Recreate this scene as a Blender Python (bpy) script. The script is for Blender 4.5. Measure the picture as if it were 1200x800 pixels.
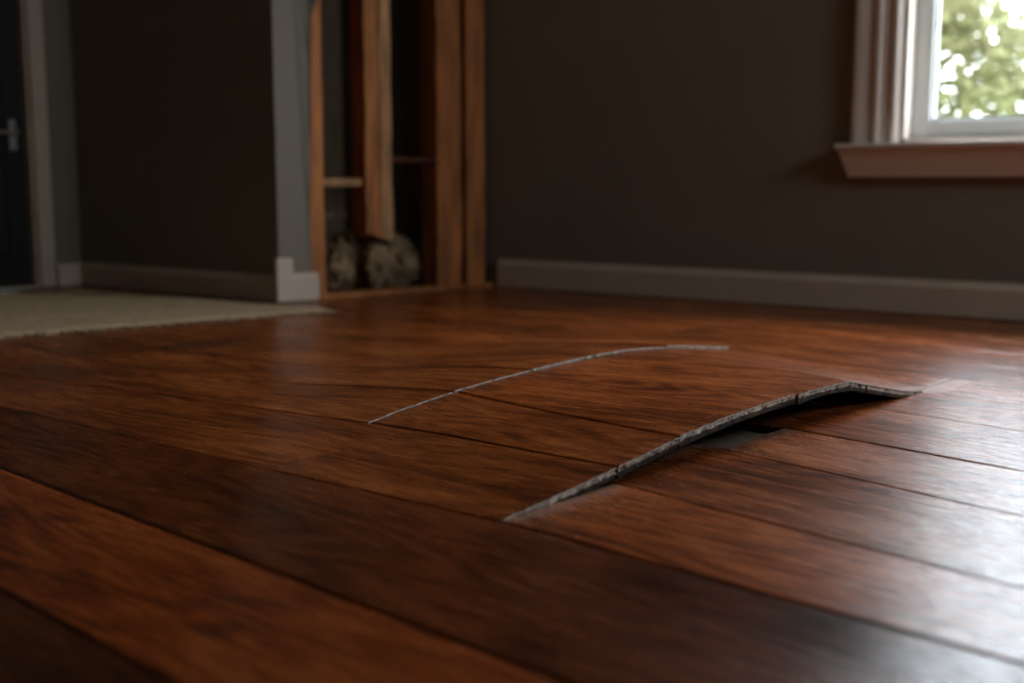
import bpy, bmesh, math, random
import numpy as np
from mathutils import Vector, Matrix, noise as mnoise

for o in list(bpy.data.objects):
    bpy.data.objects.remove(o, do_unlink=True)
scene = bpy.context.scene
C = scene.collection
R = random.Random(7)

# ------------------------------------------------------------------ camera
CAM_H = 0.36
cam = bpy.data.cameras.new('camera')
cam_o = bpy.data.objects.new('camera', cam)
C.objects.link(cam_o)
cam.sensor_width = 36.0
cam.lens = 40.8
cam_o.location = (0, 0, CAM_H)
cam_o.rotation_euler = (math.radians(90 - 7.75), 0, 0)
cam.clip_start = 0.02
cam.clip_end = 200
cam.dof.use_dof = True
cam.dof.focus_distance = 1.66
cam.dof.aperture_fstop = 2.4
scene.camera = cam_o

# ------------------------------------------------------------------ world: pale overcast daylight
world = bpy.data.worlds.new('overcast_sky')
scene.world = world
world.use_nodes = True
bg = world.node_tree.nodes['Background']
bg.inputs['Color'].default_value = (0.83, 0.915, 1.0, 1)
bg.inputs['Strength'].default_value = 15.0

scene.view_settings.view_transform = 'Standard'
scene.view_settings.look = 'None'
scene.view_settings.exposure = 0.2
scene.view_settings.gamma = 1.0
scene.view_settings.use_curve_mapping = False

# ------------------------------------------------------------------ helpers
ANG = math.radians(137)
DU = np.array([math.cos(ANG), math.sin(ANG)])      # along the boards
DN = np.array([DU[1], -DU[0]])                     # across the boards


def un(u, n):
    p = u * DU + n * DN
    return float(p[0]), float(p[1])


def lnk(o, parent=None, kind=None, label=None, cat=None, group=None):
    C.objects.link(o)
    if parent is not None:
        o.parent = parent
    if kind:
        o['kind'] = kind
    if label:
        o['label'] = label
    if cat:
        o['category'] = cat
    if group:
        o['group'] = group
    return o


def mesh_obj(name, verts, faces, mats, parent=None, mw=None, smooth=False, fmat=None, **kw):
    me = bpy.data.meshes.new(name)
    me.from_pydata([tuple(v) for v in verts], [], faces)
    if not isinstance(mats, (list, tuple)):
        mats = [mats]
    for m in mats:
        me.materials.append(m)
    if fmat is not None:
        me.polygons.foreach_set('material_index', fmat)
    if smooth:
        me.polygons.foreach_set('use_smooth', [True] * len(me.polygons))
    me.update()
    o = bpy.data.objects.new(name, me)
    lnk(o, parent, **kw)
    if mw is not None:
        o.matrix_world = mw
    return o


def bm_obj(name, bm, mats, parent=None, mw=None, smooth=False, **kw):
    me = bpy.data.meshes.new(name)
    bmesh.ops.recalc_face_normals(bm, faces=bm.faces[:])
    bm.to_mesh(me)
    bm.free()
    if not isinstance(mats, (list, tuple)):
        mats = [mats]
    for m in mats:
        me.materials.append(m)
    if smooth:
        me.polygons.foreach_set('use_smooth', [True] * len(me.polygons))
    o = bpy.data.objects.new(name, me)
    lnk(o, parent, **kw)
    if mw is not None:
        o.matrix_local = mw
    return o


def bx(bm, x0, x1, y0, y1, z0, z1, bevel=0.0):
    r = bmesh.ops.create_cube(bm, size=1.0)
    vs = r['verts']
    for v in vs:
        v.co = Vector((x0 + (v.co.x + .5) * (x1 - x0), y0 + (v.co.y + .5) * (y1 - y0), z0 + (v.co.z + .5) * (z1 - z0)))
    if bevel:
        es = list({e for v in vs for e in v.link_edges})
        bmesh.ops.bevel(bm, geom=es, offset=bevel, segments=2, affect='EDGES', profile=0.5)


def prism(bm, pts, axis_from, axis_to, axis):
    """extrude a 2D polygon; axis 'x': pts are (y,z); axis 'z': pts are (x,y); 'y': pts are (x,z)"""
    def mk(p, a):
        if axis == 'x':
            return (a, p[0], p[1])
        if axis == 'z':
            return (p[0], p[1], a)
        return (p[0], a, p[1])
    a = [bm.verts.new(mk(p, axis_from)) for p in pts]
    b = [bm.verts.new(mk(p, axis_to)) for p in pts]
    n = len(pts)
    bm.faces.new(a)
    bm.faces.new(list(reversed(b)))
    for i in range(n):
        bm.faces.new((a[i], b[i], b[(i + 1) % n], a[(i + 1) % n]))


def frame(p0, d):
    """local x along the wall, y out of the room, z up"""
    d = np.array(d) / np.hypot(*d)
    return Matrix(((d[0], -d[1], 0, p0[0]), (d[1], d[0], 0, p0[1]), (0, 0, 1, 0), (0, 0, 0, 1)))


# ------------------------------------------------------------------ materials
class NT:
    def __init__(self, name):
        self.m = bpy.data.materials.new(name)
        self.m.use_nodes = True
        self.t = self.m.node_tree
        self.b = self.t.nodes['Principled BSDF']

    def n(self, typ, **kw):
        nd = self.t.nodes.new(typ)
        for k, v in kw.items():
            setattr(nd, k, v)
        return nd

    def l(self, a, b):
        self.t.links.new(a, b)

    def math(self, op, a, b=None, c=None, clamp=False):
        nd = self.n('ShaderNodeMath', operation=op)
        nd.use_clamp = clamp
        for i, v in enumerate((a, b, c)):
            if v is None:
                continue
            if hasattr(v, 'is_linked'):
                self.l(v, nd.inputs[i])
            else:
                nd.inputs[i].default_value = v
        return nd.outputs[0]

    def vmul(self, v, s):
        nd = self.n('ShaderNodeVectorMath', operation='MULTIPLY')
        self.l(v, nd.inputs[0])
        nd.inputs[1].default_value = s
        return nd.outputs[0]

    def noise(self, v, scale, detail=2, rough=.5, dist=0):
        nd = self.n('ShaderNodeTexNoise')
        if v is not None:
            self.l(v, nd.inputs['Vector'])
        nd.inputs['Scale'].default_value = scale
        nd.inputs['Detail'].default_value = detail
        nd.inputs['Roughness'].default_value = rough
        nd.inputs['Distortion'].default_value = dist
        return nd.outputs['Fac']

    def ramp(self, f, stops):
        nd = self.n('ShaderNodeValToRGB')
        e = nd.color_ramp.elements
        while len(e) < len(stops):
            e.new(.5)
        for i, (p, c) in enumerate(stops):
            e[i].position = p
            e[i].color = (*c, 1) if len(c) == 3 else c
        self.l(f, nd.inputs['Fac'])
        return nd.outputs['Color']

    def mix(self, f, a, b, blend='MIX'):
        nd = self.n('ShaderNodeMix', data_type='RGBA', blend_type=blend)
        for sock, v in ((nd.inputs[0], f), (nd.inputs[6], a), (nd.inputs[7], b)):
            if hasattr(v, 'is_linked'):
                self.l(v, sock)
            elif isinstance(v, (int, float)):
                sock.default_value = v
            else:
                sock.default_value = (*v, 1)
        return nd.outputs[2]

    def bump(self, h, strength, dist=.01):
        nd = self.n('ShaderNodeBump')
        nd.inputs['Strength'].default_value = strength
        nd.inputs['Distance'].default_value = dist
        self.l(h, nd.inputs['Height'])
        return nd.outputs['Normal']


def plain(name, col, rough=.6, var=.15, scale=8, bump=.1, bscale=60, stretch=(1, 1, 1), spec=.4):
    t = NT(name)
    co = t.n('ShaderNodeTexCoord').outputs['Object']
    v = t.vmul(co, stretch)
    f = t.noise(v, scale, 4, .6)
    a = tuple(c * (1 - var) for c in col)
    b = tuple(min(1, c * (1 + var)) for c in col)
    t.l(t.ramp(f, [(.3, a), (.7, b)]), t.b.inputs['Base Color'])
    t.b.inputs['Roughness'].default_value = rough
    t.b.inputs['Specular IOR Level'].default_value = spec
    if bump:
        t.l(t.bump(t.noise(v, bscale, 3), bump, .003), t.b.inputs['Normal'])
    return t.m


def floor_wood():
    t = NT('stained_oak')
    uvn = t.n('ShaderNodeUVMap', uv_map='UVMap').outputs['UV']
    oi = t.n('ShaderNodeObjectInfo')
    comb = t.n('ShaderNodeCombineXYZ')
    t.l(t.math('MULTIPLY', oi.outputs['Random'], 37.0), comb.inputs[0])
    t.l(t.math('MULTIPLY', oi.outputs['Random'], 11.3), comb.inputs[1])
    add = t.n('ShaderNodeVectorMath', operation='ADD')
    t.l(uvn, add.inputs[0]); t.l(comb.outputs[0], add.inputs[1])
    P = add.outputs[0]
    # cathedral figure: contour lines of a smooth noise stretched along the board
    broad = t.noise(t.vmul(P, (1.5, 9.0, 1)), 1.0, 1.5, .45, .3)
    bands = t.math('MULTIPLY_ADD', t.math('SINE', t.math('MULTIPLY', broad, 74.0)), .5, .5)
    fine = t.noise(t.vmul(P, (17, 400, 1)), 1.0, 4, .65, .2)
    mid = t.noise(t.vmul(P, (13, 150, 1)), 1.0, 4, .62, .3)
    blotch = t.noise(t.vmul(P, (3.2, 7.5, 1)), 1.0, 3, .55)
    pores = t.noise(t.vmul(P, (26, 520, 1)), 1.0, 3, .65)
    f = t.math('MULTIPLY', bands, .10)
    f = t.math('MULTIPLY_ADD', fine, .50, f)
    f = t.math('MULTIPLY_ADD', mid, .38, f)
    f = t.math('MULTIPLY_ADD', blotch, .50, f)
    f = t.math('SUBTRACT', f, .245)
    col = t.ramp(f, [(.24, (.022, .0048, .0012)), (.38, (.132, .0275, .0052)), (.51, (.310, .070, .0125)), (.76, (.60, .172, .036))])
    pm = t.math('MULTIPLY', t.math('SUBTRACT', pores, .57, clamp=True), 7.0, clamp=True)
    col = t.mix(t.math('MULTIPLY', pm, .82), col, (.012, .004, .002))
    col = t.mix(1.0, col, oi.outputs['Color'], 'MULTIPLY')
    # scuffs and chalky wear
    at = t.n('ShaderNodeAttribute', attribute_name='wear')
    sc = t.noise(t.vmul(P, (26, 130, 1)), 1.0, 5, .75, .6)
    scm = t.math('MULTIPLY', t.math('SUBTRACT', sc, .635, clamp=True), 10.0, clamp=True)
    fl = t.noise(t.vmul(P, (170, 330, 1)), 1.0, 3, .7)
    flm = t.math('MULTIPLY', t.math('SUBTRACT', fl, .665, clamp=True), 12.0, clamp=True)
    wn = t.noise(t.vmul(P, (60, 210, 1)), 1.0, 5, .75, .5)
    wm = t.math('SUBTRACT', t.math('MULTIPLY_ADD', at.outputs['Fac'], .33, wn), .66)
    wm = t.math('MULTIPLY', wm, 5.0, clamp=True)
    wear = t.math('ADD', t.math('MULTIPLY', scm, .20), t.math('MULTIPLY', wm, .55), clamp=True)
    wear = t.math('MULTIPLY_ADD', flm, .28, wear, clamp=True)
    col = t.mix(wear, col, (.42, .34, .27))
    t.l(col, t.b.inputs['Base Color'])
    ro = t.math('MULTIPLY_ADD', mid, .18, .09)
    ro = t.math('MULTIPLY_ADD', blotch, .14, ro)
    ro = t.math('MULTIPLY_ADD', wear, .35, ro)
    t.l(ro, t.b.inputs['Roughness'])
    t.b.inputs['Specular IOR Level'].default_value = .5
    hgt = t.math('MULTIPLY_ADD', mid, .8, t.math('MULTIPLY', fine, .7))
    hgt = t.math('MULTIPLY_ADD', pm, -.4, hgt)
    hgt = t.math('MULTIPLY_ADD', blotch, 2.2, hgt)
    t.l(t.bump(hgt, .75, .0011), t.b.inputs['Normal'])
    return t.m


def raw_core(name, lo, mid, hi):
    t = NT(name)
    co = t.n('ShaderNodeNewGeometry').outputs['Position']
    a = t.noise(co, 260, 5, .7)
    b = t.noise(co, 70, 3, .6)
    f = t.math('MULTIPLY_ADD', a, .8, t.math('MULTIPLY', b, .4))
    t.l(t.ramp(f, [(.50, lo), (.57, mid), (.72, hi)]), t.b.inputs['Base Color'])
    t.b.inputs['Roughness'].default_value = .75
    t.b.inputs['Specular IOR Level'].default_value = .3
    t.l(t.bump(a, .9, .002), t.b.inputs['Normal'])
    return t.m


M = {}
M['oak'] = floor_wood()
M['veneer'] = plain('veneer_edge_highlight', (.74, .68, .60), .35, .3, 200, .4, 400)  # pale colour paints the reflected bright line along the lip's top edge
M['core'] = raw_core('board_fibre_core', (.04, .032, .023), (.70, .63, .53), (.93, .88, .79))
M['back'] = raw_core('board_backing', (.02, .016, .012), (.08, .065, .05), (.16, .135, .105))
M['subfloor'] = plain('grey_subfloor', (.22, .165, .115), .85, .3, 20, .3, 120, (1, 1, 1))
M['wall'] = plain('grey_wall_paint', (.205, .173, .130), .7, .05, 3, .08, 180)
M['ceiling'] = plain('ceiling_paint', (.50, .49, .47), .9, .04, 3, 0)
M['trim'] = plain('cream_trim_paint', (.72, .63, .56), .45, .05, 6, .04, 120)
M['base'] = plain('baseboard_paint', (.56, .45, .355), .5, .07, 7, .06, 120)
M['sash'] = plain('white_sash_paint', (.72, .74, .74), .35, .03, 6, .02, 120)
M['stud'] = plain('raw_pine_stud', (.42, .15, .045), .75, .45, 5, .5, 30, (6, 6, .8))
M['stud_pale'] = plain('split_pine', (.46, .24, .105), .75, .4, 6, .5, 30, (6, 6, .8))
M['rust'] = plain('rusty_iron', (.12, .03, .015), .7, .5, 20, .3, 80)
M['insul'] = plain('dirty_insulation', (.30, .20, .115), .95, .75, 18, .8, 50)
M['board'] = plain('old_sheathing', (.13, .09, .055), .85, .3, 6, .3, 60, (4, 4, 1))
M['door'] = plain('dark_door_paint', (.012, .010, .009), .6, .2, 5, .05, 80)
M['metal'] = plain('brushed_nickel', (.45, .42, .38), .4, .05, 20, 0)
M['metal'].node_tree.nodes['Principled BSDF'].inputs['Metallic'].default_value = 1
M['rug'] = plain('jute_rug', (.54, .375, .22), .95, .3, 30, .6, 160, (1, 3, 1))
M['tassel'] = plain('cotton_tassel', (.58, .43, .28), .95, .12, 40, .2, 200)
M['bark'] = plain('tree_bark', (.23, .18, .13), .9, .4, 5, .6, 14, (3, 3, .7))
M['grass'] = plain('lawn', (.10, .17, .05), .95, .4, 3, .3, 20)


def leaf_mat(name, col):
    t = NT(name)
    co = t.n('ShaderNodeNewGeometry').outputs['Position']
    f = t.noise(co, 2.2, 3, .6)
    c = t.ramp(f, [(.35, tuple(x * .62 for x in col)), (.65, col)])
    d = t.n('ShaderNodeBsdfDiffuse'); tr = t.n('ShaderNodeBsdfTranslucent')
    t.l(c, d.inputs['Color']); t.l(c, tr.inputs['Color'])
    mx = t.n('ShaderNodeMixShader'); mx.inputs[0].default_value = .45
    t.l(d.outputs[0], mx.inputs[1]); t.l(tr.outputs[0], mx.inputs[2])
    t.l(mx.outputs[0], t.t.nodes['Material Output'].inputs['Surface'])
    return t.m


M['leaf_green'] = leaf_mat('leaf_green', (.20, .245, .115))
M['leaf_gold'] = leaf_mat('leaf_gold', (.27, .255, .135))


def glass_mat():
    t = NT('window_glass')
    tr = t.n('ShaderNodeBsdfTransparent'); gl = t.n('ShaderNodeBsdfGlossy')
    gl.inputs['Roughness'].default_value = .02
    mx = t.n('ShaderNodeMixShader'); mx.inputs[0].default_value = .05
    t.l(tr.outputs[0], mx.inputs[1]); t.l(gl.outputs[0], mx.inputs[2])
    t.l(mx.outputs[0], t.t.nodes['Material Output'].inputs['Surface'])
    return t.m


M['glass'] = glass_mat()

# ------------------------------------------------------------------ room footprint
P0 = (-.706, 3.513)      # outside corner of the opened-up wall
P1 = (-.045, 4.072)      # corner of opened-up wall and back wall
L1 = (-1.536, 4.141)     # inner corner of the recess
DB = np.array([.8, -.6])
DL = np.array([.7633, .646])
DW = np.array([.7971, -.6038])
DR = np.array([.6088, .7934])
T = .0135                            # board thickness
U_RIGHT, N_FRONT, CEIL = -1.6, -1.3, 2.4
S_END = (2.81 - U_RIGHT) / .9942
E1 = np.array(P1) + DB * S_END
E2 = np.array(un(U_RIGHT, N_FRONT))
S_RET = (1.982 + 1.3) / .995
E3 = np.array(L1) - DR * S_RET
F_BACK = frame(P1, DB)
F_LEFT = frame(P0, DL)
F_LW = frame(L1, DW)
F_RET = frame(tuple(E3), DR)
F_RIGHT = frame(tuple(E1), E2 - E1)
F_FRONT = frame(tuple(E2), E3 - E2)
LEN_RIGHT = float(np.hypot(*(E2 - E1)))
LEN_FRONT = float(np.hypot(*(E3 - E2)))


def wall_with_hole(name, s0, s1, hole, mw, mat, thick=.12):
    bm = bmesh.new()
    a, b, c, d = hole
    bx(bm, s0, a, 0, thick, -T, CEIL)
    bx(bm, b, s1, 0, thick, -T, CEIL)
    bx(bm, a, b, 0, thick, -T, c)
    bx(bm, a, b, 0, thick, d, CEIL)
    return bm_obj(name, bm, mat, mw=mw, kind='structure')


W1 = (1.392, 2.42, .478, 1.72)       # window opening in the back wall: s0, s1, z0, z1
W2 = (.55, 1.45, 1.35, 2.18)          # window opening in the right wall
wall_with_hole('wall_back', -1.5, S_END + .12, W1, F_BACK, M['wall'])
wall_with_hole('wall_right', -.02, LEN_RIGHT + .12, W2, F_RIGHT, M['wall'])
bm = bmesh.new(); bx(bm, -.02, LEN_FRONT + .12, 0, .12, -T, CEIL)
bm_obj('wall_front', bm, M['wall'], mw=F_FRONT, kind='structure')

# recess wall: faces the camera, ends at the outside corner
LWLEN = float(np.hypot(P0[0] - L1[0], P0[1] - L1[1]))
bm = bmesh.new(); bx(bm, -.02, LWLEN - .001, 0, .1, -T, CEIL)
bm_obj('wall_recess', bm, M['wall'], mw=F_LW, kind='structure')

# far left wall with the doorway
D_OUT = S_RET - .16                  # door opening (local s), far jamb
D_IN = D_OUT - .78
wall_with_hole('wall_left_far', 0, S_RET + 1.1, (D_IN, D_OUT, -.004, 1.62), F_RET, M['wall'])

# opened-up left wall: a strip of plasterboard left standing, plus what remains over the studs
bm = bmesh.new()
pts = [(0, .0)]
rr = random.Random(3)
z = 0.0
edge = []
while z < 1.55:
    e = .114 + rr.uniform(-.004, .003)
    if rr.random() < .18:
        e -= .008
    edge.append((e, z))
    z += rr.uniform(.02, .06)
top = [(.114, 1.55)]
x = .16
while x < .85:
    top.append((x, 1.55 + rr.uniform(-.03, .03)))
    x += rr.uniform(.04, .09)
poly = [(0, 0)] + edge + top + [(.866, 1.55), (.866, CEIL), (0, CEIL)]
prism(bm, poly, 0, .0125, 'y')
bmesh.ops.triangulate(bm, faces=[f for f in bm.faces if len(f.verts) > 4])
bm_obj('wall_left', bm, M['wall'], mw=F_LEFT, kind='structure')

# ceiling
cpts = [un(U_RIGHT - .2, N_FRONT - .2), un(4.9, N_FRONT - .2), un(4.9, 3.9), un(U_RIGHT - .2, 3.9)]
mesh_obj('ceiling', [(*p, CEIL) for p in cpts] + [(*p, CEIL + .1) for p in cpts],
         [(0, 1, 2, 3), (7, 6, 5, 4), (0, 4, 5, 1), (1, 5, 6, 2), (2, 6, 7, 3), (3, 7, 4, 0)], M['ceiling'], kind='structure')


# baseboards
def base_profile(h, t=.016):
    return [(0.0, 0.004), (-t, 0.004), (-t, h * .80), (-t * .8, h * .86), (-t * .45, h * .93), (-t * .4, h), (0.0, h)]


def baseboard(name, s0, s1, h, mw):
    bm = bmesh.new()
    prism(bm, base_profile(h), s0, s1, 'x')
    return bm_obj(name, bm, M['base'], mw=mw, kind='structure')


baseboard('baseboard_back', .004, S_END, .1, F_BACK)
baseboard('baseboard_right', 0, LEN_RIGHT, .1, F_RIGHT)
baseboard('baseboard_front', 0, LEN_FRONT, .1, F_FRONT)
baseboard('baseboard_recess', .016, LWLEN + .0, .084, F_LW)
baseboard('baseboard_left_far', D_OUT + .06, S_RET - .0, .08, F_RET)
bl = baseboard('baseboard_left', .036, .130, .088, F_LEFT)
bm = bmesh.new(); bx(bm, -.018, .038, -.02, .0, .004, .137, .003)
bm_obj('corner_block', bm, M['base'], parent=bl)

# ------------------------------------------------------------------ window_1 in the back wall
def window(name, W, mw, casing_w, suffix=''):
    root = lnk(bpy.data.objects.new(name, None), kind='structure')
    root.matrix_world = mw
    a, b, c, d = W
    # casing: stepped moulding, two sides and a head
    prof = [(0, 0), (0, -.020), (.010, -.026), (.020, -.026), (.062, -.020), (.068, -.030), (.076, -.030), (.082, -.018),
            (.108, -.016), (.114, -.024), (.122, -.024), (casing_w, -.012), (casing_w, 0)]
    bm = bmesh.new(); prism(bm, [(a - casing_w + x, y) for x, y in prof], c - .01, d + casing_w, 'z')
    bm_obj('casing', bm, M['trim'], parent=root)
    bm = bmesh.new(); prism(bm, [(b + casing_w - x, y) for x, y in prof], c - .01, d + casing_w, 'z')
    bm_obj('casing', bm, M['trim'], parent=root)
    bm = bmesh.new(); prism(bm, [(y, d + casing_w - x) for x, y in prof], a - .0, b + .0, 'x')
    bm_obj('casing', bm, M['trim'], parent=root)
    # stool with a tapered apron under it
    bm = bmesh.new(); bx(bm, a - casing_w - .030, b + casing_w + .030, -.062, .06, c - .022, c - .008, .003)
    bm_obj('stool', bm, M['trim'], parent=root)
    bm = bmesh.new()
    s0, s1 = a - casing_w, b + casing_w
    t0, t1 = c - .022, c - .1
    v = [bm.verts.new(p) for p in ((s0 - .024, 0, t0), (s1 + .024, 0, t0), (s1 + .024, -.052, t0), (s0 - .024, -.052, t0),
                                   (s0 - .001, 0, t1), (s1, 0, t1), (s1, -.022, t1), (s0 - .001, -.022, t1),
                                   (s0 - .018, 0, t0 - .022), (s1 + .018, 0, t0 - .022), (s1 + .018, -.044, t0 - .022), (s0 - .018, -.044, t0 - .022))]
    for q in ((0, 1, 2, 3), (7, 6, 5, 4), (0, 3, 11, 8), (3, 2, 10, 11), (2, 1, 9, 10), (1, 0, 8, 9), (8, 11, 7, 4), (11, 10, 6, 7), (10, 9, 5, 6), (9, 8, 4, 5)):
        bm.faces.new([v[i] for i in q])
    bm_obj('apron', bm, M['trim'], parent=root)
    # jamb lining
    for x0, x1, z0, z1 in ((a, a + .012, c, d), (b - .012, b, c, d), (a + .012, b - .012, d - .012, d), (a + .012, b - .012, c - .008, c + .004)):
        bm = bmesh.new(); bx(bm, x0, x1, -.01, .119, z0, z1)
        bm_obj('jamb', bm, M['trim'], parent=root)
    # one sash fills the opening
    for z0, z1, y0 in ((c + .004, d - .012, .052),):
        sx0, sx1 = a + .012, b - .012
        w = .048
        sash = bpy.data.objects.new('sash', None); lnk(sash, root)
        for nm, p in (('stile', (sx0, sx0 + w, z0, z1)), ('stile', (sx1 - w, sx1, z0, z1)),
                      ('rail', (sx0 + w, sx1 - w, z0, z0 + w)), ('rail', (sx0 + w, sx1 - w, z1 - w * .8, z1))):
            bm = bmesh.new(); bx(bm, p[0], p[1], y0, y0 + .03, p[2], p[3], .004)
            bm_obj(nm, bm, M['sash'], parent=sash)
        # glazing bead and pane
        bm = bmesh.new()
        g = .008
        X0, X1, Z0, Z1 = sx0 + w, sx1 - w, z0 + w, z1 - w * .8
        bx(bm, X0, X0 + g, y0 + .012, y0 + .026, Z0, Z1); bx(bm, X1 - g, X1, y0 + .012, y0 + .026, Z0, Z1)
        bx(bm, X0 + g, X1 - g, y0 + .012, y0 + .026, Z0, Z0 + g); bx(bm, X0 + g, X1 - g, y0 + .012, y0 + .026, Z1 - g, Z1)
        bm_obj('glazing_bead', bm, M['sash'], parent=sash)
        bm = bmesh.new(); bx(bm, X0, X1, y0 + .016, y0 + .019, Z0, Z1)
        bm_obj('pane', bm, M['glass'], parent=sash)
    # outside sill
    bm = bmesh.new(); bx(bm, a - .03, b + .03, .119, .17, c - .03, c + .002, .003)
    bm_obj('outer_sill', bm, M['sash'], parent=root)
    # sampling guide for the daylight in this opening (a portal gives off no light of its own)
    li = bpy.data.lights.new('daylight_portal' + suffix, 'AREA'); li.shape = 'RECTANGLE'; li.size = b - a; li.size_y = d - c
    li.cycles.is_portal = True
    lo = bpy.data.objects.new('daylight_portal' + suffix, li); C.objects.link(lo)
    lo.matrix_world = mw @ Matrix.Translation(((a + b) / 2, .14, (c + d) / 2)) @ Matrix.Rotation(math.radians(-90), 4, 'X')
    return root


window('window_1', W1, F_BACK, .135)
window('window_right_offscreen', W2, F_RIGHT, .135, '_offscreen')

# ------------------------------------------------------------------ door_1 in the far left wall
door = lnk(bpy.data.objects.new('door_1', None), kind='structure')
door.matrix_world = F_RET
bm = bmesh.new(); bx(bm, D_IN + .016, D_OUT - .016, .03, .065, .0095, 1.605, .002)
leaf = bm_obj('door_leaf', bm, M['door'], parent=door)
for z0, z1 in ((.12, .72), (.86, 1.48)):
    for x0, x1 in ((D_IN + .09, (D_IN + D_OUT) / 2 - .04), ((D_IN + D_OUT) / 2 + .04, D_OUT - .09)):
        bm = bmesh.new(); bx(bm, x0, x1, .020, .032, z0, z1, .008)
        bm_obj('door_panel', bm, M['door'], parent=door)
bm = bmesh.new(); bx(bm, D_OUT - .070, D_OUT - .044, .022, .031, .47, .575, .003)
pl = bm_obj('handle_plate', bm, M['metal'], parent=door)
bm = bmesh.new()
bmesh.ops.create_cone(bm, cap_ends=True, segments=16, radius1=.007, radius2=.007, depth=.03, matrix=Matrix.Translation((D_OUT - .057, .01, .53)) @ Matrix.Rotation(math.pi / 2, 4, 'X'))
bx(bm, D_OUT - .13, D_OUT - .05, -.008, .002, .524, .536, .003)
bm_obj('lever', bm, M['metal'], parent=pl)
for nm, p in (('jamb', (D_IN, D_IN + .014, 0, .119, .0, 1.62)), ('jamb', (D_OUT - .014, D_OUT, 0, .119, .0, 1.62)), ('jamb', (D_IN + .014, D_OUT - .014, 0, .119, 1.606, 1.62))):
    bm = bmesh.new(); bx(bm, *p); bm_obj(nm, bm, M['base'], parent=door)
bm = bmesh.new(); bx(bm, D_IN + .014, D_OUT - .014, -.004, .118, .0008, .010, .002)
bm_obj('light_seal_threshold', bm, M['base'], parent=door)  # added to block daylight leaking in under the leaf
for p in ((D_IN + .0142, D_IN + .03, .066, .085, .01, 1.606), (D_OUT - .03, D_OUT - .0142, .066, .085, .01, 1.606), (D_IN + .03, D_OUT - .03, .066, .085, 1.59, 1.606)):
    bm = bmesh.new(); bx(bm, *p); bm_obj('light_seal_stop', bm, M['base'], parent=door)  # strips added to block daylight coming through the gaps round the leaf
for i, p in enumerate(((D_OUT - .006, D_OUT + .05, -.018, 0, .004, 1.68), (D_IN - .05, D_IN + .006, -.018, 0, .004, 1.68), (D_IN - .05, D_OUT + .05, -.018, 0, 1.681, 1.73))):
    bm = bmesh.new(); bx(bm, *p, .004)
    bm_obj('trim_%d' % (i + 1), bm, M['base'], mw=F_RET, kind='structure')

# ------------------------------------------------------------------ floor: subfloor and boards
fpts = [un(U_RIGHT - .15, N_FRONT - .15), un(4.75, N_FRONT - .15), un(4.75, 3.75), un(U_RIGHT - .15, 3.75)]
floor = mesh_obj('floor', [(*p, -T - .0006) for p in fpts] + [(*p, -.08) for p in fpts],
                 [(3, 2, 1, 0), (4, 5, 6, 7), (0, 1, 5, 4), (1, 2, 6, 5), (2, 3, 7, 6), (3, 0, 4, 7)], M['subfloor'], kind='structure')

U1, U2 = .836, 1.336
LIP1 = np.array([(.874, 0), (.945, .0068), (1.038, .0172), (1.123, .0277), (1.208, .0380), (1.318, .0468), (1.385, .0502), (1.455, .0530),
                 (1.585, .0552), (1.67, .0535), (1.735, .040), (1.796, .0275), (1.86, .014), (1.927, .0035), (1.965, 0)])
LIP2 = np.array([(1.117, 0), (1.189, .0116), (1.285, .0226), (1.41, .0317), (1.549, .0386), (1.676, .0434), (1.75, .043), (1.815, .0400), (1.91, .0325), (2.002, .0225),
                 (2.11, .009), (2.214, .001), (2.26, 0)])


def table(p, k):
    x = np.linspace(p[0, 0] - .1, p[-1, 0] + .1, 400)
    y = np.interp(x, p[:, 0], p[:, 1])
    w = np.hanning(k); w /= w.sum()
    y = np.convolve(np.pad(y, k, mode='edge'), w, 'same')[k:-k]
    return x, y


T1 = table(LIP1, 9)
T2 = table(LIP2, 25)


def smooth(t):
    t = min(1, max(0, t))
    return t * t * (3 - 2 * t)


def hump(u, n, zone, off=0.0):
    """height of the buckled floor; zone 'r' flat side, 'p' raised panel, 'l' beyond the second crack"""
    if zone == 'r':
        return 0.0
    if zone == 'p' or u < U2:
        t = min(1, max(0, (u - U1) / (U2 - U1)))
        b0 = LIP1[0, 0] * (1 - t) + LIP2[0, 0] * t
        b1 = LIP1[-1, 0] * (1 - t) + LIP2[-1, 0] * t
        s = (n - b0) / (b1 - b0)
        h1 = np.interp(LIP1[0, 0] + s * (LIP1[-1, 0] - LIP1[0, 0]), *T1)
        h2 = np.interp(LIP2[0, 0] + s * (LIP2[-1, 0] - LIP2[0, 0]), *T2)
        return float(h1 * (1 - t) + h2 * t)
    f = 1 - smooth((u - U2) / .55)
    b = np.interp(n, *T2)
    return float((b + off * min(1, b / .006)) * f)


# seams: (u, n) polylines for each side of the cracks
def pl_(*pts):
    a = np.array(pts)
    return lambda u: float(np.interp(u, a[:, 0], a[:, 1]))


def const(c):
    return lambda u: c


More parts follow.
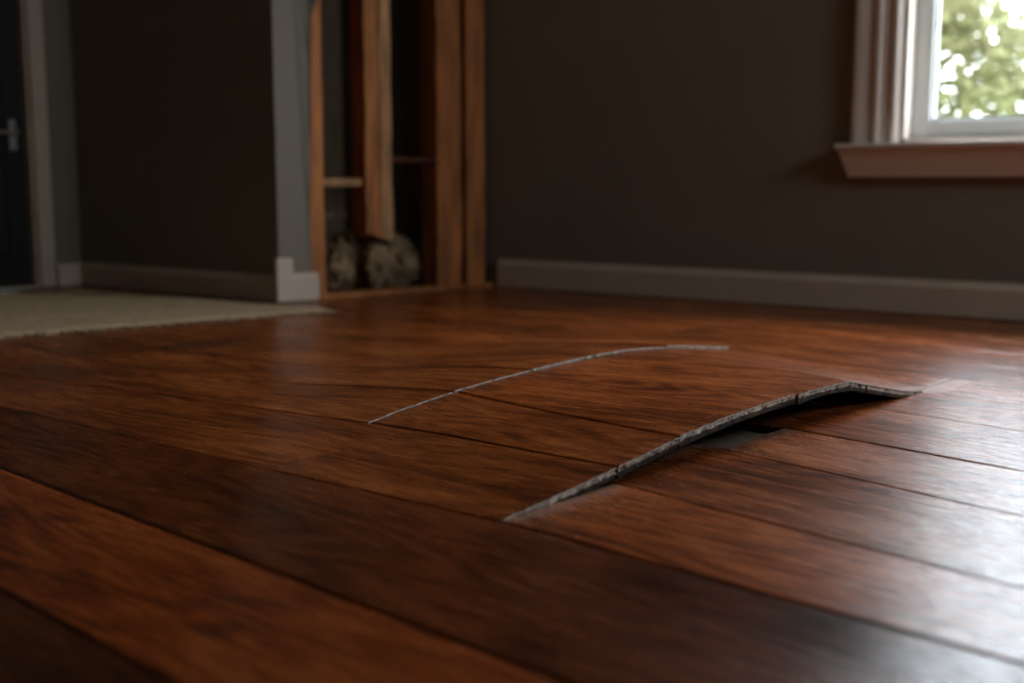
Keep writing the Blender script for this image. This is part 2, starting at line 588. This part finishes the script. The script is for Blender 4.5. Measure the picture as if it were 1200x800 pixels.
seams = []       # each: dict zone -> function
names = []
for k in range(8, -1, -1):
    f = const(.22 - .2 * k); seams.append({'r': f, 'p': f, 'l': f}); names.append('s%d' % k)
f = const(.42); seams.append({'r': f, 'p': f, 'l': f}); names.append('Z')
f = const(.615); seams.append({'r': f, 'p': f, 'l': f}); names.append('A')
f = pl_((.28, .875), (.83, .878), (1.22, .84), (1.88, .792)); seams.append({'r': f, 'p': f, 'l': f}); names.append('B')
seams.append({'r': pl_((.35, 1.045), (.838, 1.088)), 'p': pl_((.835, 1.083), (1.323, 1.117)), 'l': pl_((1.323, 1.117), (2.2, .942))}); names.append('C')
seams.append({'r': pl_((.43, 1.281), (.854, 1.336)), 'p': pl_((.835, 1.212), (1.33, 1.30)), 'l': pl_((1.33, 1.30), (2.2, 1.13))}); names.append('D')
seams.append({'r': pl_((.5, 1.488), (.866, 1.518)), 'p': pl_((.835, 1.51), (1.33, 1.49)), 'l': pl_((1.33, 1.49), (2.2, 1.33))}); names.append('E')
seams.append({'r': pl_((.59, 1.734), (.86, 1.753)), 'p': pl_((.835, 1.735), (1.33, 1.665)), 'l': pl_((1.33, 1.665), (2.2, 1.53))}); names.append('F')
seams.append({'r': const(1.94), 'p': pl_((.835, 1.95), (1.33, 1.89)), 'l': pl_((1.33, 1.89), (2.2, 1.74))}); names.append('G')
f = pl_((.3, 2.14), (1.33, 2.12), (2.2, 1.96)); seams.append({'r': f, 'p': f, 'l': f}); names.append('H')
base = 2.33
for k in range(7):
    f = pl_((.3, base + .2 * k), (1.4, base + .2 * k - .01), (2.4, base + .2 * k - .15 + .02 * k)); seams.append({'r': f, 'p': f, 'l': f}); names.append('I%d' % k)

GAP = .0014


def make_board(u0, u1, lo, hi, zone, tint, dz=0.0, off=0.0, rag0=False, rag1=False, wear0=0., wear1=0., dn_=1, jit=None):
    fine = zone in 'pl' and u0 < 2.0 and hi((u0 + u1) / 2) > .8 and lo((u0 + u1) / 2) < 2.3
    us = [u0]
    u = u0
    while u < u1 - 1e-6:
        near = fine and u < 1.95
        step = .016 if near else .12
        if (rag0 and u < u0 + .10) or (rag1 and u > u1 - .10):
            step = min(step, .014)
        u = min(u1, u + step)
        us.append(u)
    nc = 26 if fine else 4
    if (rag0 or rag1):
        nc = 64
    rowt = [0, .011] + [(.025 + .95 * k / (nc - 2)) for k in range(nc - 1)] + [.989, 1]
    rowt = sorted(set(rowt))
    verts, uvs, wears = [], [], []
    um = (u0 + u1) / 2
    nm = (lo(um) + hi(um)) / 2
    cx, cy = un(um, nm)
    seed = R.uniform(0, 100)
    nr = len(rowt)

    def endshift(t, which):
        # ragged end: small steps and nicks along the break
        if which == 0 and rag0 or which == 1 and rag1:
            a = mnoise.noise((t * 16 + seed, which * 3.3, 0)) * .0022 + mnoise.noise((t * 60 + seed, 7, 0)) * .0013
            return a
        return 0.0

    def P(i, j, below=0.0, push=0.0):
        u = us[i]
        t = rowt[j]
        a, b = lo(u) + GAP, hi(u) - GAP
        n = a + (b - a) * t
        du = 0.0
        if i == 0:
            du = endshift(t, 0) - push + .0006
        elif i == len(us) - 1:
            du = endshift(t, 1) + push - .0006
        z = hump(u, n, zone, off) + dz
        edge_n = min(t, 1 - t) * (b - a)
        if edge_n < .0008:
            z -= .0016
        if i == 0 or i == len(us) - 1:
            if not ((i == 0 and rag0) or (i and rag1)):
                z -= .0006
        x, y = un(u + du, n)
        return (x - cx, y - cy, z - below), (u - um, n - (lo(u) + hi(u)) / 2)

    def addv(i, j, below=0.0, push=0.0, w=None):
        p, q = P(i, j, below, push)
        verts.append(p); uvs.append(q)
        if w is None:
            d0 = us[i] - u0; d1 = u1 - us[i]
            w = wear0 * math.exp(-d0 / .05) + wear1 * math.exp(-d1 / .05)
        wears.append(w)
        return len(verts) - 1

    faces, fm, sm = [], [], []
    top = [[addv(i, j) for j in range(nr)] for i in range(len(us))]
    for i in range(len(us) - 1):
        for j in range(nr - 1):
            faces.append((top[i][j], top[i][j + 1], top[i + 1][j + 1], top[i + 1][j])); fm.append(0); sm.append(True)
    # underside (coarser across)
    js = [0, nr // 4, nr // 2, 3 * nr // 4, nr - 1]
    bot = [[addv(i, j, T) for j in js] for i in range(len(us))]
    for i in range(len(us) - 1):
        for k in range(len(js) - 1):
            faces.append((bot[i][k], bot[i + 1][k], bot[i + 1][k + 1], bot[i][k + 1])); fm.append(3); sm.append(True)
    # long sides
    for j, flip in ((0, False), (nr - 1, True)):
        a = [addv(i, j) for i in range(len(us))]
        m = [addv(i, j, .003) for i in range(len(us))]
        b = [addv(i, j, T) for i in range(len(us))]
        for i in range(len(us) - 1):
            for p, q, mt in ((a, m, 0), (m, b, 3)):
                fc = (p[i], p[i + 1], q[i + 1], q[i])
                faces.append(fc if not flip else fc[::-1]); fm.append(mt); sm.append(False)
    # ends: wear layer (painted highlight on breaks), pale core, dark backing
    for i, rag, flip in ((0, rag0, True), (len(us) - 1, rag1, False)):
        lay = [(0, .0004 if rag else 0), (.0013, .0006 if rag else 0), (.0014, -.0030 if rag else 0), (.0026, 0), (.0052, 0), (.0078, 0), (.0081, -.0012 if rag else 0), (T, -.0022 if rag else 0)]
        rows = []
        for k, (bl, ps) in enumerate(lay):
            row = []
            for j in range(nr):
                p = ps
                b2 = bl
                if rag and 2 <= k <= 5:
                    v = mnoise.noise((rowt[j] * 38 + seed, k * 2.7, i)) + .6 * mnoise.noise((rowt[j] * 110 + seed, k * 2.7, 3))
                    st_ = math.floor(2.2 * mnoise.noise((rowt[j] * 14 + seed, k * .4, 21))) / 2.2
                    p += -.0010 + .0026 * v + .0022 * st_
                    if k in (3, 4, 5):
                        b2 += .0008 * mnoise.noise((rowt[j] * 80 + seed, k, 9))
                row.append(addv(i, j, b2, p, 0))
            rows.append(row)
        mts = [1, 3, 2, 2, 2, 3, 3] if rag else [0, 3, 3, 3, 3, 3, 3]
        for k in range(len(lay) - 1):
            for j in range(nr - 1):
                fc = (rows[k][j], rows[k][j + 1], rows[k + 1][j + 1], rows[k + 1][j])
                faces.append(fc if flip is False else fc[::-1]); fm.append(mts[k]); sm.append(False)
    me = bpy.data.meshes.new('plank')
    me.from_pydata(verts, [], faces)
    for m in ('oak', 'veneer', 'core', 'back'):
        me.materials.append(M[m])
    me.polygons.foreach_set('material_index', fm)
    me.polygons.foreach_set('use_smooth', sm)
    uvl = me.uv_layers.new(name='UVMap')
    vi = np.empty(len(me.loops), dtype=np.int32)
    me.loops.foreach_get('vertex_index', vi)
    uvl.data.foreach_set('uv', np.array(uvs, dtype=np.float32)[vi].ravel())
    at = me.attributes.new('wear', 'FLOAT', 'POINT')
    at.data.foreach_set('value', np.array(wears, dtype=np.float32))
    me.update()
    o = bpy.data.objects.new('plank', me)
    o.color = (*tint, 1)
    lnk(o, floor)
    o.location = (cx, cy, 0)
    return o


def tint(v, warm=0.0):
    return (v * (1 + warm), v, v * (1 - .5 * warm))


RT = random.Random(21)
U_END = 4.7
CR = {   # rows broken by the cracks: row start seam -> (right end u, second crack?)
    'B': (.842, False), 'C': (.90, True), 'D': (.857, True), 'E': (.93, True), 'F': (.90, True), 'G': (.850, True)}
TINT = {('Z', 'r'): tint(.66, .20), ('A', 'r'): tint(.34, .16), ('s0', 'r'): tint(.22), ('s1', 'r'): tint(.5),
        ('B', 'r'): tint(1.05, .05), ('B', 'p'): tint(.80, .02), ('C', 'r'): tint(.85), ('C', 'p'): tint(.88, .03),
        ('D', 'r'): tint(1.0), ('D', 'p'): tint(1.02, .04), ('E', 'r'): tint(.9), ('E', 'p'): tint(1.05, .03), ('F', 'r'): tint(.95), ('F', 'p'): tint(.95)}
JOINTS = {'Z': [-.55, 2.35], 'A': [-.75, 2.6], 's0': [-.2, 1.9]}

for k in range(len(seams) - 1):
    nm = names[k]
    lo, hi = seams[k], seams[k + 1]
    if nm in CR:
        re, second = CR[nm]
        uj = RT.uniform(-.75, -.35)
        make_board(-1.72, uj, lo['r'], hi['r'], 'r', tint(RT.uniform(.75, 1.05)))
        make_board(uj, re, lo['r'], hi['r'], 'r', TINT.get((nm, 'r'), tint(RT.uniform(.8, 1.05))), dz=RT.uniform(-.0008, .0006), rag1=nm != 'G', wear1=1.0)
        tp = TINT.get((nm, 'p'), tint(RT.uniform(.85, 1.05)))
        u_l = U1 + {'B': 0, 'C': -.0005, 'D': .001, 'E': -.001, 'F': .0, 'G': .014}[nm]
        if second:
            make_board(u_l, U2, lo['p'], hi['p'], 'p', tp, rag0=nm != 'G', rag1=True, wear0=.40, wear1=.35, dz={'D': .0012, 'E': .0}.get(nm, 0))
            off = {'C': .0004, 'D': .0018, 'E': .0030, 'F': .0022, 'G': .0048}[nm]
            uj = RT.uniform(2.0, 2.7)
            make_board(U2 + .0035, uj, lo['l'], hi['l'], 'l', tint(RT.uniform(.85, 1.0)), off=off, rag0=True, wear0=.35)
            make_board(uj, uj + 1.2, lo['l'], hi['l'], 'l', tint(RT.uniform(.75, 1.0)))
            make_board(uj + 1.2, U_END, lo['l'], hi['l'], 'l', tint(RT.uniform(.75, 1.0)))
        else:
            make_board(u_l, 1.223, lo['p'], seams[k + 1]['p'], 'p', tp, rag0=True, wear0=.4)
            # the row below the second crack: its far seam changes over at the crack
            hl = lambda u, a=seams[k + 1]['p'], b=seams[k + 1]['l']: a(u) if u < 1.323 else b(u)
            make_board(1.223, 2.45, lo['l'], hl, 'l', tint(.82, .02))
            make_board(2.45, 3.6, lo['l'], hi['l'], 'l', tint(.8))
            make_board(3.6, U_END, lo['l'], hi['l'], 'l', tint(.9))
    else:
        js = JOINTS.get(nm)
        if js is None:
            js = []
            u = -1.72 + RT.uniform(.4, 1.4)
            while u < U_END - .35:
                js.append(u)
                u += RT.uniform(1.0, 1.5)
        js = [-1.72] + js + [U_END]
        if lo['l'](3.0) > 2.12:
            js = [j for j in js if j < 2.7] + [2.96]
        for a, b in zip(js[:-1], js[1:]):
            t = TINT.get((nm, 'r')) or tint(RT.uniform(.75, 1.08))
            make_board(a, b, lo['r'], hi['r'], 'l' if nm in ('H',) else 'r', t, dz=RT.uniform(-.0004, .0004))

# ------------------------------------------------------------------ opened-up wall: studs, plate, blocking, debris
def rough_bar(name, x0, x1, y0, y1, z0, z1, mat, label, cat, group=None, amp=.003, seed=0, broken=False, axis='z'):
    """a sawn timber with a slightly uneven surface, built in the wall's own frame"""
    bm = bmesh.new()
    L = (z1 - z0) if axis == 'z' else (x1 - x0)
    ns = max(6, int(L / .03))
    rings = []
    for i in range(ns + 1):
        t = i / ns
        ring = []
        if axis == 'z':
            cs = [(x0, y0), ((x0 + x1) / 2, y0), (x1, y0), (x1, (y0 + y1) / 2), (x1, y1), (x0, y1)]
        else:
            cs = [(y0, z0), ((y0 + y1) / 2, z0), (y1, z0), (y1, (z0 + z1) / 2), (y1, z1), (y0, z1)]
        for j, (p, q) in enumerate(cs):
            w = mnoise.noise((t * L * 7 + seed, j * 2.1, seed * 1.7)) * amp + mnoise.noise((t * L * 28 + seed, j * 4.1, seed)) * amp * .5
            w2 = mnoise.noise((t * L * 9 + seed, j * 3.3 + 50, seed)) * amp
            e = 0
            if broken and i == 0:
                e = -abs(mnoise.noise((j * 1.9, seed, 4))) * .05
            if axis == 'z':
                ring.append(bm.verts.new((p + w, q + w2, z0 + t * L + e)))
            else:
                ring.append(bm.verts.new((x0 + t * L, p + w, q + w2)))
        rings.append(ring)
    for i in range(ns):
        for j in range(6):
            bm.faces.new((rings[i][j], rings[i][(j + 1) % 6], rings[i + 1][(j + 1) % 6], rings[i + 1][j]))
    bm.faces.new(rings[0]); bm.faces.new(rings[-1])
    return bm_obj(name, bm, mat, mw=F_LEFT, label=label, cat=cat, group=group)


G_ST = 'studs in the opened-up wall'
rough_bar('bottom_plate', .118, .864, .014, .10, .001, .014, M['stud'], 'low timber sole plate along the floor under the exposed studs', 'timber', seed=2, axis='x', amp=.0015)
rough_bar('wall_stud', .104, .172, .014, .10, .014, CEIL - .002, M['stud'], 'orange-brown timber stud against the cut edge of the pale wall strip', 'stud', G_ST, seed=11)
rough_bar('wall_stud', .338, .392, .030, .11, .20, CEIL - .002, M['stud'], 'broken timber stud splintered off above the debris heap', 'stud', G_ST, .006, 17, True)
rough_bar('split_lath', .394, .436, .026, .055, .185, CEIL - .002, M['stud_pale'], 'pale split strip of timber nailed along the broken stud', 'lath', None, .005, 23, True)
rough_bar('wall_stud', .622, .722, .030, .12, .014, CEIL - .002, M['stud'], 'wide brown timber stud right of the thin rusty rod', 'stud', G_ST, .004, 31)
rough_bar('wall_stud', .752, .832, .040, .12, .014, CEIL - .002, M['stud'], 'brown timber stud next to the corner of the dark back wall', 'stud', G_ST, .004, 37)
rough_bar('blocking', .171, .337, .05, .12, .352, .376, M['stud_pale'], 'short pale timber block between the first stud and the broken stud', 'timber', 'blocking between studs', .002, 41, axis='x')
rough_bar('blocking', .20, .42, .14, .20, .245, .272, M['board'], 'dim grey-brown timber block low behind the pale block', 'timber', 'blocking between studs', .002, 43, axis='x')
# rusty rod
bm = bmesh.new()
bmesh.ops.create_cone(bm, cap_ends=True, segments=12, radius1=.009, radius2=.009, depth=.20, matrix=Matrix.Translation((.53, .05, .437)) @ Matrix.Rotation(math.pi / 2, 4, 'Y'))
for xx in (.445, .615):
    bmesh.ops.create_cone(bm, cap_ends=True, segments=8, radius1=.016, radius2=.016, depth=.012, matrix=Matrix.Translation((xx, .05, .437)) @ Matrix.Rotation(math.pi / 2, 4, 'Y'))
bm_obj('iron_rod', bm, M['rust'], mw=F_LEFT, label='thin rusty rod spanning between the broken stud and wide stud', cat='rod')
# sheathing behind the left bay
bm = bmesh.new(); bx(bm, .36, .50, .42, .44, -.01, CEIL - .002, .002)
bm_obj('sheathing_board', bm, M['board'], mw=F_LEFT, label='old brown sheathing board at the back of the left stud bay', cat='board')


def clump(x, y, z, rx, ry, rz, seed, label, tilt=0, slope=0):
    bm = bmesh.new()
    bmesh.ops.create_icosphere(bm, subdivisions=5, radius=1.0)
    for v in bm.verts:
        c = v.co.copy()
        d = 1 + .30 * mnoise.noise(c * 1.6 + Vector((seed, 0, 0))) + .20 * mnoise.noise(c * 3.7 + Vector((0, seed, 0))) + .14 * mnoise.noise(c * 8 + Vector((0, 0, seed))) + .10 * mnoise.noise(c * 19 + Vector((seed, 0, seed)))
        v.co = Vector((c.x * rx * d, c.y * ry * d, c.z * rz * d * (1 - slope * c.x)))
    bmesh.ops.rotate(bm, verts=bm.verts, cent=(0, 0, 0), matrix=Matrix.Rotation(tilt, 3, 'Y'))
    lo_ = min(v.co.z for v in bm.verts)
    for v in bm.verts:
        v.co.z -= lo_
        if v.co.z < .012:
            v.co.z *= .3
    return bm_obj('insulation_clump', bm, M['insul'], mw=F_LEFT @ Matrix.Translation((x, y, z)), smooth=True, label=label, cat='insulation', group='torn insulation in the wall')


clump(.335, .20, -T, .080, .07, .095, 3.1, 'torn brown insulation heaped beside the first orange stud', .2)
clump(.405, .080, .0135, .038, .024, .072, 19.2, 'dark upright insulation tuft below the broken stud end')
clump(.610, .195, -T, .118, .055, .072, 8.4, 'crumpled tan insulation sloping down towards the wide stud', .30, .65)
clump(.50, .34, -T, .07, .06, .06, 27.5, 'small insulation lump deep behind the debris')

# ------------------------------------------------------------------ rug
rug = lnk(bpy.data.objects.new('rug', None), label='beige woven rug with a knotted fringe by the recess wall', cat='rug')
A_, B_, C_, D_ = [np.array(p) for p in (un(2.76, .95), un(2.60, 2.045), un(3.74, 1.862), un(3.74, .95))]
NU, NV = 90, 60
vs, fc = [], []
for i in range(NU + 1):
    for j in range(NV + 1):
        s, t = i / NU, j / NV
        p = A_ * (1 - s) * (1 - t) + B_ * s * (1 - t) + C_ * s * t + D_ * (1 - s) * t
        e = min(s, 1 - s, t, 1 - t)
        zz = .0085 + .0012 * math.sin(j * math.pi) + .0016 * ((j % 2) * 2 - 1) * .5 + .002 * mnoise.noise((s * 9, t * 9, 2))
        p = p + (B_ - A_) * 0
        if j == 0:
            p = p + np.array(DU) * (.008 * mnoise.noise((s * 16, 3, 5)) + .005 * mnoise.noise((s * 60, 8, 5)))
        if e < .004:
            zz = .004
        vs.append((p[0], p[1], zz))
W_ = NV + 1
for i in range(NU):
    for j in range(NV):
        fc.append((i * W_ + j, (i + 1) * W_ + j, (i + 1) * W_ + j + 1, i * W_ + j + 1))
nb = len(vs)
vs += [(x, y, .0006) for x, y, z in vs]
for i in range(NU):
    for j in range(NV):
        fc.append((nb + i * W_ + j, nb + i * W_ + j + 1, nb + (i + 1) * W_ + j + 1, nb + (i + 1) * W_ + j))
ring = [i * W_ for i in range(NU + 1)] + [NU * W_ + j for j in range(1, NV + 1)] + [i * W_ + NV for i in range(NU - 1, -1, -1)] + [j for j in range(NV - 1, 0, -1)]
for a, b in zip(ring, ring[1:] + ring[:1]):
    fc.append((a, nb + a, nb + b, b))
mesh_obj('woven_body', vs, fc, M['rug'], parent=rug, smooth=False)
# tassels: three shapes shared in a loop
tas = []
for k in range(3):
    bm = bmesh.new()
    bmesh.ops.create_icosphere(bm, subdivisions=1, radius=.006, matrix=Matrix.Translation((0, 0, .006)))
    for q in range(4):
        a = (q - 1.5) * .18 + (k - 1) * .12
        ln = .016 + .007 * ((q * 7 + k * 3) % 4) / 3
        dx, dy = math.cos(a) * ln, math.sin(a) * ln
        prism(bm, [(0.0, -.0016), (.0, .0016), (.0012, .0)], 0, .001, 'x')
        v0 = [bm.verts.new(p) for p in ((.003, -.002 + q * .001, .002), (.003, .001 + q * .001, .002), (.003, q * .001, .007))]
        v1 = [bm.verts.new((.003 + dx, dy - .0012, .0008)), bm.verts.new((.003 + dx, dy + .0012, .0008)), bm.verts.new((.003 + dx, dy, .003))]
        bm.faces.new(v0); bm.faces.new(v1[::-1])
        for i in range(3):
            bm.faces.new((v0[i], v1[i], v1[(i + 1) % 3], v0[(i + 1) % 3]))
    me = bpy.data.meshes.new('tassel'); bmesh.ops.recalc_face_normals(bm, faces=bm.faces[:]); bm.to_mesh(me); bm.free()
    me.materials.append(M['tassel']); tas.append(me)
outd = math.atan2(-DU[1], -DU[0])
NTAS = 64
for i in range(NTAS):
    s = (i + .5 + RT.uniform(-.25, .25)) / NTAS
    p = A_ * (1 - s) + B_ * s
    o = bpy.data.objects.new('tassel', tas[i % 3])
    o.location = (p[0], p[1], .0008)
    o.rotation_euler = (0, 0, outd + RT.uniform(-.5, .5))
    k = RT.uniform(.7, 1.7); o.scale = (k, k, .55)
    lnk(o, rug)

# ------------------------------------------------------------------ outdoors: lawn and trees beyond the window
bm = bmesh.new(); bx(bm, -60, 60, -60, 60, -.75, -.6)
bm_obj('lawn', bm, M['grass'], label='flat green lawn outside beyond the window', cat='lawn', kind='structure')


def tree(x, y, hgt, lab, leaf, seed, crown_r, crown_z0, nl, trunk_r):
    rg = random.Random(seed)
    root = bpy.data.objects.new('garden_tree', None)
    lnk(root, label=lab, cat='tree', group='trees outside the window')
    root.location = (x, y, -.6)
    bm = bmesh.new()
    rings = []
    for i in range(9):
        t = i / 8
        r = trunk_r * (1 - .75 * t) * (1.35 if i == 0 else 1)
        ox, oy = .18 * math.sin(t * 3 + seed), .15 * math.cos(t * 2.3 + seed)
        rings.append([bm.verts.new((ox + r * math.cos(a), oy + r * math.sin(a), t * hgt)) for a in [q * math.tau / 8 for q in range(8)]])
    for i in range(8):
        for j in range(8):
            bm.faces.new((rings[i][j], rings[i][(j + 1) % 8], rings[i + 1][(j + 1) % 8], rings[i + 1][j]))
    bm_obj('trunk', bm, M['bark'], parent=root, smooth=True)
    V, F, cl = [], [], []
    for b in range(26):
        z = crown_z0 + (hgt * 1.05 - crown_z0) * (b + rg.random()) / 26
        a = rg.uniform(0, math.tau); rr_ = crown_r * rg.uniform(.35, 1)
        tip = Vector((math.cos(a) * rr_, math.sin(a) * rr_, z + rg.uniform(.0, .5)))
        st = Vector((.1 * math.sin(seed), .1, max(.4, z - rr_ * .35)))
        cl.append(tip)
        bm = bmesh.new()
        d = (tip - st); side = d.cross(Vector((0, 0, 1))).normalized(); up = side.cross(d).normalized()
        r0 = trunk_r * .22
        A = [bm.verts.new(st + side * r0 * math.cos(q) + up * r0 * math.sin(q)) for q in (0, 2.1, 4.2)]
        B = [bm.verts.new(tip + side * .006 * math.cos(q) + up * .006 * math.sin(q)) for q in (0, 2.1, 4.2)]
        for i in range(3):
            bm.faces.new((A[i], A[(i + 1) % 3], B[(i + 1) % 3], B[i]))
        bm_obj('branch', bm, M['bark'], parent=root)
        for k in range(nl // 26):
            c = st.lerp(tip, rg.uniform(.4, 1.08)) + Vector((rg.gauss(0, .13), rg.gauss(0, .13), rg.gauss(0, .11)))
            s = rg.uniform(.07, .13)
            ax = Vector((rg.uniform(-1, 1), rg.uniform(-1, 1), rg.uniform(-.7, .3))).normalized()
            sd = ax.cross(Vector((rg.uniform(-1, 1), rg.uniform(-1, 1), 1))).normalized()
            nn = ax.cross(sd) * s * .18
            i0 = len(V)
            V.extend([c, c + ax * s * .5 + sd * s * .36 + nn, c + ax * s * 1.15, c + ax * s * .5 - sd * s * .36 + nn])
            F.extend([(i0, i0 + 1, i0 + 2), (i0, i0 + 2, i0 + 3)])
    mesh_obj('foliage', V, F, M[leaf], parent=root, kind='stuff')


tree(2.75, 7.6, 2.5, 'slender tree with a visible trunk just outside the window', 'leaf_gold', 4, .85, .7, 2300, .085)
tree(4.75, 9.6, 2.5, 'leafy green tree with a rounded crown outside the window', 'leaf_green', 9, 1.2, .4, 3800, .11)
tree(4.3, 13.6, 3.0, 'pale golden tree standing farther out in the garden', 'leaf_gold', 15, 1.5, .5, 3000, .12)
